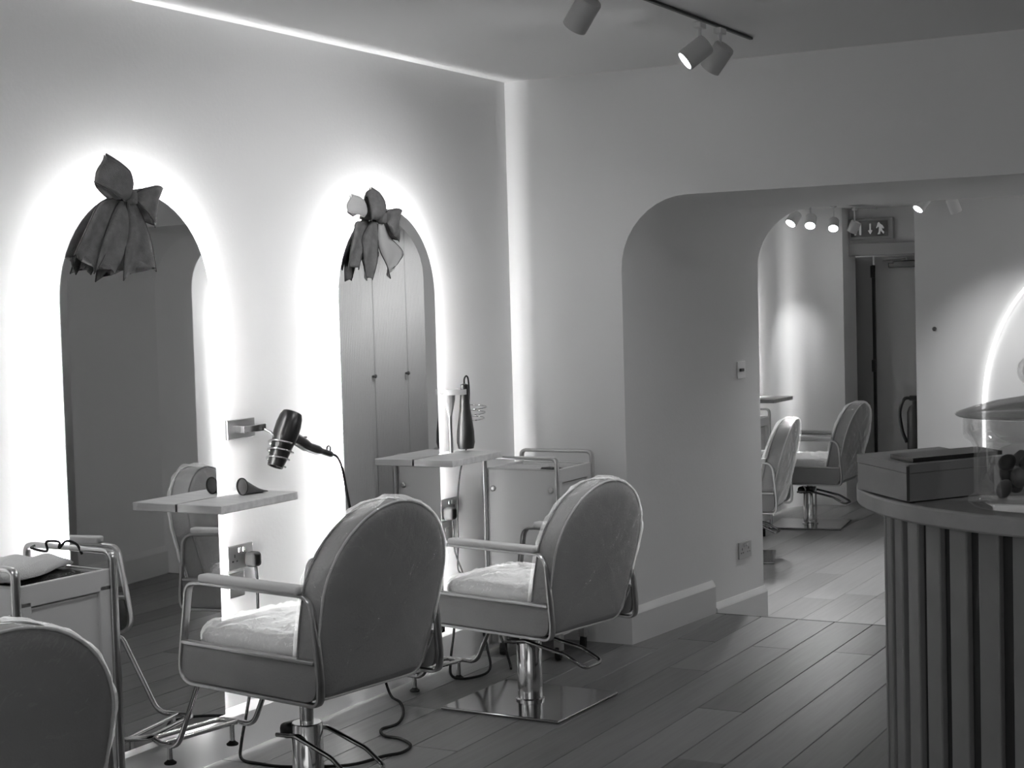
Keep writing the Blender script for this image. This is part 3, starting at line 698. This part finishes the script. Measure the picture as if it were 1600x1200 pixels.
b1 = {'LA': [(3.97, 1.966), (3.925, 1.956), (3.889, 1.965), (3.843, 1.988), (3.809, 2.007)], 'RA': [(3.98, 1.979), (3.966, 2.012), (3.942, 2.049), (3.903, 2.077), (3.866, 2.102)],
      'LB': [(3.988, 1.98), (4.018, 1.999), (4.064, 2.009), (4.095, 2.008), (4.127, 2.004)], 'RB': [(3.993, 1.967), (4.014, 1.931), (4.035, 1.904), (4.057, 1.889), (4.084, 1.875)],
      't1': ([(3.918, 1.964), (3.852, 1.946), (3.806, 1.899), (3.753, 1.832), (3.711, 1.78)], [(3.95, 1.956), (3.92, 1.914), (3.89, 1.857), (3.85, 1.78), (3.80, 1.722)]),
      't2': ([(3.94, 1.956), (3.90, 1.914), (3.86, 1.857), (3.82, 1.79), (3.79, 1.725)], [(3.977, 1.956), (3.971, 1.914), (3.96, 1.857), (3.931, 1.79), (3.88, 1.722)]),
      't3': ([(3.966, 1.955), (3.958, 1.883), (3.94, 1.821), (3.921, 1.759), (3.91, 1.699)], [(3.989, 1.962), (4.02, 1.906), (4.043, 1.844), (4.055, 1.786), (4.064, 1.729)])}
t = thing('ribbon_bow', 'large grey ribbon bow with notched tails on the mirror nearer the street', 'bow', (0.052, 3.982, 1.972)); og = (3.982, 1.972)
loop_ribbon(t, b1['LA'], b1['RA'], 0.045, 0.012, M_RIBBON, og); loop_ribbon(t, b1['LB'], b1['RB'], 0.045, 0.012, M_RIBBON, og)
for i, k in enumerate(('t1', 't2', 't3')):
    ribbon('tail', t, b1[k][0], b1[k][1], lambda t_, i=i: (0.02 + 0.008 * i + 0.012 * t_, 0.022 + 0.012 * i + 0.010 * t_), M_RIBBON, og, closed_tip='notch')
obj('knot', B((0.045, -0.002, -0.004), (0.035, 0.03, 0.045), 0.010, 3), M_RIBBON, t, True)
b2 = {'LA': [(5.43, 1.945), (5.383, 1.94), (5.328, 1.94), (5.332, 1.986), (5.343, 2.037)], 'RA': [(5.454, 1.958), (5.449, 1.978), (5.428, 2.015), (5.401, 2.049), (5.377, 2.069)],
      'LG': [(5.36, 1.965), (5.32, 1.957), (5.298, 1.948), (5.254, 1.961), (5.227, 1.968)], 'RG': [(5.36, 1.986), (5.32, 1.995), (5.302, 2.013), (5.28, 2.028), (5.256, 2.037)],
      'LB': [(5.46, 1.965), (5.473, 1.982), (5.509, 1.989), (5.551, 1.988), (5.597, 1.984)], 'RB': [(5.465, 1.946), (5.469, 1.914), (5.485, 1.875), (5.526, 1.866), (5.57, 1.856)],
      't1': ([(5.36, 1.937), (5.291, 1.928), (5.26, 1.877), (5.229, 1.813), (5.202, 1.738)], [(5.406, 1.931), (5.356, 1.872), (5.325, 1.821), (5.3, 1.783), (5.28, 1.741)]),
      't2': ([(5.395, 1.937), (5.322, 1.872), (5.313, 1.821), (5.31, 1.764), (5.317, 1.697)], [(5.447, 1.932), (5.426, 1.874), (5.411, 1.822), (5.396, 1.771), (5.358, 1.7)]),
      't3': ([(5.435, 1.926), (5.419, 1.861), (5.428, 1.81), (5.46, 1.758), (5.477, 1.705)], [(5.464, 1.926), (5.491, 1.875), (5.577, 1.815), (5.538, 1.772), (5.495, 1.746)])}
t = thing('ribbon_bow', 'smaller ribbon bow with one pale loop on the mirror nearer the corner', 'bow', (0.052, 5.451, 1.952)); og = (5.451, 1.952)
loop_ribbon(t, b2['LA'], b2['RA'], 0.045, 0.016, M_RIBBON, og); loop_ribbon(t, b2['LB'], b2['RB'], 0.045, 0.012, M_RIBBON, og)
lg = loop_ribbon(t, b2['LG'], b2['RG'], 0.03, 0.008, M_RIBBON_P, og, edge=M_RIBBON_P); lg['label'] = 'pale sheer loop'
for i, k in enumerate(('t1', 't2', 't3')):
    o = ribbon('tail', t, b2[k][0], b2[k][1], lambda t_, i=i: (0.02 + 0.008 * i + 0.012 * t_, 0.022 + 0.012 * i + 0.010 * t_), M_RIBBON if i < 2 else M_RIBBON_P, og, closed_tip='notch' if i < 2 else None)
o['label'] = 'pale sheer tail'
obj('knot', B((0.045, 0.004, -0.002), (0.035, 0.03, 0.045), 0.010, 3), M_RIBBON, t, True)

# ================================================================== TROLLEYS
def make_trolley(name, label):
    """local: X width .38, Y depth .34, front face at -Y"""
    t = thing(name, label, 'trolley')
    W, D, zt, zb = 0.36, 0.33, 0.855, 0.12
    obj('cabinet', B((0, 0, (0.79 + zb) / 2), (W - 0.02, D - 0.02, 0.79 - zb), 0.006), M_TROLLEY, t)
    # recessed side panels (+X side) and rims
    for s in (1, -1):
        bm = bmesh.new(); x = s * (W / 2 - 0.006)
        for (yc, zc, sy, sz) in ((0, 0.825, D, 0.062), (0, 0.15, D, 0.06), (-D / 2 + 0.02, 0.48, 0.04, 0.66), (D / 2 - 0.02, 0.48, 0.04, 0.66)):
            box(bm, (x, yc, zc), (0.016, sy, sz), 0.003)
        obj('side_frame', bm, M_TROLLEY, t)
    obj('front_panel', B((0, -D / 2 + 0.004, 0.49), (W - 0.02, 0.012, 0.72), 0.004), M_TROLLEY, t)
    obj('rear_panel', B((0, D / 2 - 0.004, 0.49), (W - 0.02, 0.012, 0.72), 0.004), M_TROLLEY, t)
    bm = bmesh.new(); box(bm, (0, 0, 0.805), (W - 0.02, D - 0.01, 0.012))
    for (xc, yc, sx, sy) in ((0, -D / 2 + 0.004, W, 0.010), (0, D / 2 - 0.004, W, 0.010)): box(bm, (xc, yc, 0.835), (sx, sy, 0.04), 0.002)
    obj('tray', bm, M_TRAY, t)
    for s, low in ((-1, 0.72), (1, 0.06)):
        y = s * (D / 2 + 0.012)
        p = fillet([(-W / 2 - 0.002, y, low), (-W / 2 - 0.002, y, 0.905), (W / 2 + 0.002, y, 0.905), (W / 2 + 0.002, y, low)], [0, 0.028, 0.028, 0], 7)
        h = obj('handle_loop', T(p, 0.01, n=10, flat=(0.014, 0.008), up=(0, 1, 0)), M_FRAME, t, True, 50)
        for sx in (-1, 1):
            obj('fixing_lug', LA([(0.013, 0), (0.013, 0.006), (0.007, 0.009)], 14, Matrix.Translation((sx * (W / 2 - 0.034), s * (D / 2 + 0.001), 0.765)) @ aim((0, s, 0))), M_STEEL, h)
            if s < 0: obj('lug_arm', B((sx * (W / 2 - 0.02), y, 0.765), (0.03, 0.012, 0.02), 0.003), M_STEEL, h)
    for sx in (-1, 1):
        for sy in (-1, 1):
            c_ = obj('castor', LA([(0.008, -0.012), (0.030, -0.012), (0.032, 0), (0.030, 0.012), (0.008, 0.012)], 18, Matrix.Translation((sx * 0.14, sy * 0.125, 0.033)) @ aim((1, 0.3, 0))), M_RUBBER, t, True, 40)
            obj('castor_fork', B((sx * 0.14, sy * 0.125, 0.09), (0.036, 0.03, 0.07), 0.006), M_STEEL, c_)
    return t
tr = make_trolley('salon_trolley', 'enamelled trolley with towels on top beside the cut-off chair')
tr.location = (0.205, 3.335, 0); tr.rotation_euler = (0, 0, R(-4))
dup(tr, (0.29, 6.385, 0), PI, 'enamelled trolley standing in the room corner behind the chair')
dup(tr, (-0.36, 10.62, ZR), R(0), 'pale trolley in the rear room, just showing past the archway side')
# towels on the near trolley
def cloth(nx, ny, fx, m, name, label, cat, loc, rz, th=0.012):
    bm = bmesh.new(); g = [[bm.verts.new(fx(i / (nx - 1), j / (ny - 1))) for j in range(ny)] for i in range(nx)]
    for i in range(nx - 1):
        for j in range(ny - 1): bm.faces.new((g[i][j], g[i + 1][j], g[i + 1][j + 1], g[i][j + 1]))
    o = tag(obj(name, bm, m, None, True), label, cat); o.location = loc; o.rotation_euler = (0, 0, rz)
    s_ = o.modifiers.new('t', 'SOLIDIFY'); s_.thickness = th; s_.offset = 1
    return o
def f_dark(u, v):
    x, y = -0.155 + 0.31 * u, -0.15 + 0.30 * v; e = min(1, min(u, 1 - u, v, 1 - v) * 6)
    return (x, y, 0.046 * e ** 0.5 + 0.014 * noise.noise(Vector((x * 9, y * 9, 1))) * e)
cloth(26, 26, f_dark, M_CLOTH_D, 'black_towel', 'folded black towel lying in the tray of the near trolley', 'towel', (0.205, 3.335, 0.812), R(-4), 0.006)
def f_light(u, v):
    x, y = -0.14 + 0.26 * u, -0.19 + 0.33 * v; e = min(1, min(u, 1 - u, v, 1 - v) * 7)
    return (x + 0.02 * math.sin(v * 5), y, 0.024 * e ** 0.5 + 0.006 * math.sin(u * 14 + 3 * v) * e + 0.010 * noise.noise(Vector((x * 12, y * 12, 4))) * e)
cloth(30, 30, f_light, M_CLOTH_L, 'pale_towel', 'crumpled pale towel on top of the black one on the near trolley', 'towel', (0.185, 3.33, 0.868), R(10), 0.008)
t = thing('coiled_flex', 'short black flex curling over the pale towel', 'cord', (0.22, 3.47, 0.90))
obj('flex', T(smoothpath([(0.06, 0.03, -0.01), (0.05, 0.02, 0.02), (0.02, 0.01, 0.03), (0.0, 0.0, 0.01), (0.01, -0.01, 0.03), (-0.03, -0.02, 0.03), (-0.04, -0.01, 0.0), (-0.08, -0.03, 0.01), (-0.10, 0.0, 0.012)], 5), 0.004, n=6), M_RUBBER, t, True)
# things on the corner trolley
t = thing('curling_tongs', 'dark curling tongs with a metal barrel lying on the corner trolley', 'tongs', (0.34, 6.33, 0.835), R(8))
obj('grip', LA([(0.004, 0), (0.018, 0.004), (0.020, 0.05), (0.015, 0.13), (0.012, 0.14)], 16, Matrix.Translation((-0.01, 0, 0)) @ aim((1, 0.05, 0))), M_BLACK, t, True, 50)
obj('heated_barrel', LA([(0.012, 0), (0.012, 0.13), (0.006, 0.14)], 16, Matrix.Translation((-0.01, 0, 0)) @ aim((-1, -0.05, 0.0))), M_CHROME, t, True, 50)
t = thing('pale_tray_liner', 'pale folded cloth lying in the corner trolley tray', 'cloth', (0.20, 6.40, 0.812), R(5))
obj('folded_cloth', B((0, 0, 0.018), (0.2, 0.2, 0.034), 0.014, 3), M_CLOTH_L, t, True)
# loose flex by the wall under the corner chair
o = tag(obj('loose_flex', T(smoothpath([(0.05, 6.02, 0.30), (0.06, 5.98, 0.16), (0.10, 5.88, 0.06), (0.16, 5.79, 0.008), (0.25, 5.80, 0.008), (0.27, 5.92, 0.02), (0.20, 6.02, 0.10), (0.14, 6.08, 0.22), (0.19, 6.10, 0.20), (0.27, 6.05, 0.10), (0.31, 6.03, 0.02), (0.33, 6.0, 0.01)], 6), 0.0055, n=6), M_RUBBER, None, True), 'looped black flex hanging to the floor beside the corner chair footrest', 'cord')

# ================================================================== COUNTER
CC = Vector((3.15, 4.61, 0)); CR = 0.755
t = thing('reception_counter', 'round-ended reception counter clad in upright grey slats', 'counter', CC)
ct = t
def stad(r, n=40, xe=1.3): return [(xe, -r)] + [(r * math.cos(-PI / 2 - k * PI / n), r * math.sin(-PI / 2 - k * PI / n)) for k in range(n + 1)] + [(xe, r)]
ZT = 1.062
obj('core', prism([(x, y, 0.0) for x, y in stad(CR - 0.016)], (0, 0, ZT - 0.05)), M_GROOVE, t, True, 40)
tp = obj('counter_top', prism([(x, y, ZT - 0.047) for x, y in stad(CR + 0.075)], (0, 0, 0.047)), M_TOP, t, True, 40)
bv = tp.modifiers.new('b', 'BEVEL'); bv.width = 0.006; bv.segments = 2; bv.limit_method = 'ANGLE'
sm = None; da = 0.131
for k in range(24):
    a = -PI / 2 - 0.075 - k * da
    if sm is None:
        o = obj('slat', B((0, 0, (ZT - 0.047) / 2), (0.020, 0.062, ZT - 0.049), 0.004, 2), M_SLAT, t); sm = o
    else: o = sm.copy(); COL.objects.link(o)
    o.location = ((CR - 0.009) * math.cos(a), (CR - 0.009) * math.sin(a), 0); o.rotation_euler = (0, 0, a)
for k in range(11):
    o = sm.copy(); COL.objects.link(o); o.location = (0.05 + k * 0.099, -(CR - 0.009), 0); o.rotation_euler = (0, 0, PI / 2)
# box and tablet
bx = thing('card_box', 'grey rectangular box standing on the counter end', 'box', (2.60, 4.00, ZT), R(0))
e1 = Vector((-0.20, 0.235, 0)); e2 = Vector((0.16, 0.245, 0))   # filled in below
def boxq(c0, a, b, z0, z1, inset=0.0):
    a, b = Vector(a), Vector(b); p = [Vector(c0), Vector(c0) + a, Vector(c0) + a + b, Vector(c0) + b]
    return prism([(q.x, q.y, z0) for q in p], (0, 0, z1 - z0))
obj('box_base', boxq((0, 0, 0), e1, e2, 0.004, 0.075), M_BOX, bx)
obj('box_lid', boxq((0, 0, 0) , e1 * 1.012, e2 * 1.012, 0.076, 0.098), M_BOX, bx)
obj('corner_seam', B((-0.001, -0.0015, 0.05), (0.006, 0.006, 0.088)), M_GROOVE, bx)
tb = thing('black_tablet', 'flat black tablet lying on the grey box', 'tablet', (2.60, 4.00, ZT + 0.099))
obj('tablet_body', boxq((0.0, 0.045, 0), Vector((-0.085, 0.10, 0)), Vector((0.17, 0.25, 0)), 0.0, 0.011), M_BLACK, tb)
# glass jar
jr = thing('glass_jar', 'large lidded glass jar with a ball knob on the counter', 'jar', (2.905, 4.03, ZT))
obj('jar_body', LA([(0.004, 0.004), (0.150, 0.004), (0.160, 0.012), (0.160, 0.022), (0.146, 0.032), (0.146, 0.145), (0.152, 0.160), (0.170, 0.172), (0.172, 0.185), (0.172, 0.222), (0.166, 0.222), (0.165, 0.186), (0.146, 0.166), (0.138, 0.146), (0.138, 0.036), (0.13, 0.026), (0.004, 0.022)], 56), M_GLASS, jr, True, 60)
lid = obj('jar_lid', LA([(0.004, 0.274), (0.03, 0.272), (0.09, 0.262), (0.15, 0.246), (0.186, 0.234), (0.190, 0.229), (0.186, 0.225), (0.15, 0.232), (0.09, 0.248), (0.03, 0.258), (0.004, 0.26)], 56), M_LIDGLASS, jr, True, 60)
obj('knob', LA([(0.018, 0.272), (0.016, 0.29), (0.026, 0.30), (0.038, 0.315), (0.042, 0.332), (0.038, 0.352), (0.024, 0.368), (0.004, 0.374)], 28), M_GLASS, lid, True, 60)
for i in range(16):
    a = i * 2.4; rr = 0.035 + 0.085 * ((i * 0.618) % 1); z = 0.042 + 0.034 * (i // 6)
    s_ = bmesh.new(); bmesh.ops.create_icosphere(s_, subdivisions=2, radius=0.021)
    for v in s_.verts: v.co = Vector((v.co.x * 1.25, v.co.y, v.co.z * 0.8)) + v.co.normalized() * 0.003 * noise.noise(v.co * 60)
    o = obj('wrapped_sweet', s_, mat('sweet_wrapper_%d' % (i % 3), (0.06, 0.22, 0.4)[i % 3], 0.3), None, True)
    o.location = (2.905 + rr * math.cos(a), 4.03 + rr * math.sin(a), ZT + z); o.rotation_euler = (0.3 * i, 0.2 * i, i)
    tag(o, 'small wrapped sweet inside the glass jar on the counter', 'sweet', 'sweets in the jar')

# ================================================================== FIRE EXTINGUISHER BY THE DOOR
t = thing('fire_extinguisher', 'dark fire extinguisher with a curved hose beside the rear door', 'extinguisher', (0.40, 12.55, 0.30))
obj('cylinder', LA([(0.05, 0.0), (0.06, 0.02), (0.06, 0.34), (0.045, 0.38), (0.02, 0.40), (0.02, 0.43)], 20), mat('dark_red_as_grey', 0.05, 0.35), t, True, 40)
obj('valve', B((0, 0, 0.45), (0.08, 0.03, 0.04), 0.006), M_BLACK, t)
obj('hose', T(smoothpath([(-0.02, 0, 0.45), (-0.08, -0.01, 0.44), (-0.115, -0.01, 0.34), (-0.10, -0.01, 0.2), (-0.06, -0.02, 0.10)], 6), 0.014, n=8), M_BLACK, t, True)
obj('wall_stand', B((0, 0.08, -0.19), (0.12, 0.12, 0.37), 0.01), M_DARK, t)

# ================================================================== TRACK LAMPS
def spot(name, label, loc, d, lit, power, drop=0.11, hang=0.5, size=0.041, L=0.105, ang=75, group=None, glow=None):
    """loc = centre of the head, d = beam direction, drop = distance up to the track"""
    t = thing(name, label, 'spotlight', loc, group=group)
    dv = Vector(d).normalized(); A = aim(dv)
    obj('lamp_head', LA([(0.004, -L / 2), (size * 0.92, -L / 2), (size, -L / 2 + 0.006), (size, L / 2), (size - 0.006, L / 2), (size - 0.006, L / 2 - 0.012)], 28, A), M_LAMP if drop < 0.13 else M_WHITEP, t, True, 40)
    obj('lens', LA([(0.002, L / 2 - 0.004), (size - 0.007, L / 2 - 0.004)], 24, A, cap=True), glow or M_LAMPGLOW, t)
    back = -dv * (L * 0.2)
    st = obj('stem', T([back + Vector((0, 0, 0.0)), (back.x, back.y, drop - 0.02)], 0.006, n=8), M_WHITEP, t)
    obj('track_adapter', B((back.x, back.y, drop - 0.012), (0.03, 0.06, 0.022), 0.003), M_WHITEP, t)
    ld = bpy.data.lights.new('spot_beam', 'SPOT'); ld.energy = power; ld.spot_size = R(ang); ld.spot_blend = 1.0; ld.shadow_soft_size = size * 0.8
    lo = bpy.data.objects.new('spot_beam', ld); COL.objects.link(lo); lo.parent = t
    lo.matrix_local = Matrix.Translation(dv * (L / 2 + 0.01)) @ aim(-dv)
    return t
tag(obj('lamp_track', B((1.42, 4.05, CEIL - 0.006), (0.014, 4.24, 0.011), 0.002), M_BLACK), 'thin black lamp track running along the front room ceiling', 'lamp track')
spot('track_spotlight', 'grey track spotlight cut by the top edge of the picture', (1.43, 4.60, 2.50), (-0.66, 0.22, -0.72), True, SPOT_W, ang=125)
spot('track_spotlight', 'track spotlight with its bright lens showing, near the track end', (1.415, 5.585, 2.50), (-0.66, -0.45, -0.60), True, SPOT_W, ang=125)
spot('track_spotlight', 'track spotlight turned away, right beside the bright one', (1.43, 5.765, 2.50), (-0.66, 0.16, -0.72), True, SPOT_W * 0.4, ang=110)
spot('track_spotlight', 'added track spotlight over the near chairs, unseen above the picture', (1.43, 3.0, 2.50), (-0.68, -0.1, -0.73), True, SPOT_W, ang=125)  # extra unseen lamp, added for general light in the front room
tag(obj('lamp_track', B((3.9, 5.3, CEIL - 0.006), (0.014, 2.0, 0.011), 0.002), M_BLACK), 'added thin black lamp track above the counter, beyond the right edge', 'lamp track')  # added track for the unseen lamps below
for i, y in enumerate((4.9, 5.6, 6.1)):  # added lamps that brighten the chair backs from the right
    spot('track_spotlight', 'added track spotlight above the counter, %s' % ('nearest the street', 'the middle one', 'nearest the archway')[i], (3.9, y, 2.50), (-0.80, -0.10, -0.58), True, 8, ang=75)
tag(obj('lamp_track', B((0.10, 11.3, CEILR - 0.011), (0.026, 2.6, 0.02), 0.002), M_WHITEP), 'pale lamp track on the rear ceiling leading to the door', 'lamp track')
for i, (x, y, dd, pw) in enumerate(((0.158, 10.41, (-0.30, -0.60, -0.70), 28), (0.117, 10.90, (0.10, -0.66, -0.70), 28), (0.064, 11.60, (0.15, -0.68, -0.68), 28), (0.04, 12.2, (-0.46, 0.07, -0.88), 13))):
    spot('rear_spotlight', 'rear room spotlight, %s in the row of four above the chairs' % ('first from the archway', 'second from the archway', 'third from the archway', 'last before the exit sign')[i], (x, y, 2.10), dd, True, pw, drop=0.15, size=0.04, L=0.09, ang=(58, 58, 58, 42)[i])
tag(obj('lamp_track', B((1.33, 9.5, CEILR - 0.011), (0.026, 1.2, 0.02), 0.002), M_WHITEP), 'short pale lamp track on the rear ceiling by the partition', 'lamp track')
spot('rear_spotlight', 'rear room spotlight with a bright lens in front of the partition', (1.29, 9.35, 2.10), (-0.40, -0.50, -0.72), True, 28, drop=0.15, size=0.035, L=0.09, ang=62)
spot('rear_spotlight', 'rear room spotlight turned towards the partition', (1.38, 9.75, 2.10), (0.25, 0.35, -0.9), True, 22, drop=0.15, size=0.035, L=0.09, ang=100)
tag(obj('lamp_track', B((2.9, 10.3, CEILR - 0.011), (0.026, 3.0, 0.02), 0.002), M_WHITEP), 'added pale lamp track facing the fluted cupboard in the rear room', 'lamp track')  # added track for unseen lamps that brighten the cupboard side
for i, y in enumerate((9.2, 10.4, 11.5)):
    spot('rear_spotlight', 'added rear room spotlight aimed at the cupboard, %s' % ('nearest the archway', 'the middle one', 'the furthest one')[i], (2.9, y, 2.10), (0.75, 0.1, -0.5), True, 22, drop=0.15, size=0.035, L=0.09, ang=100)
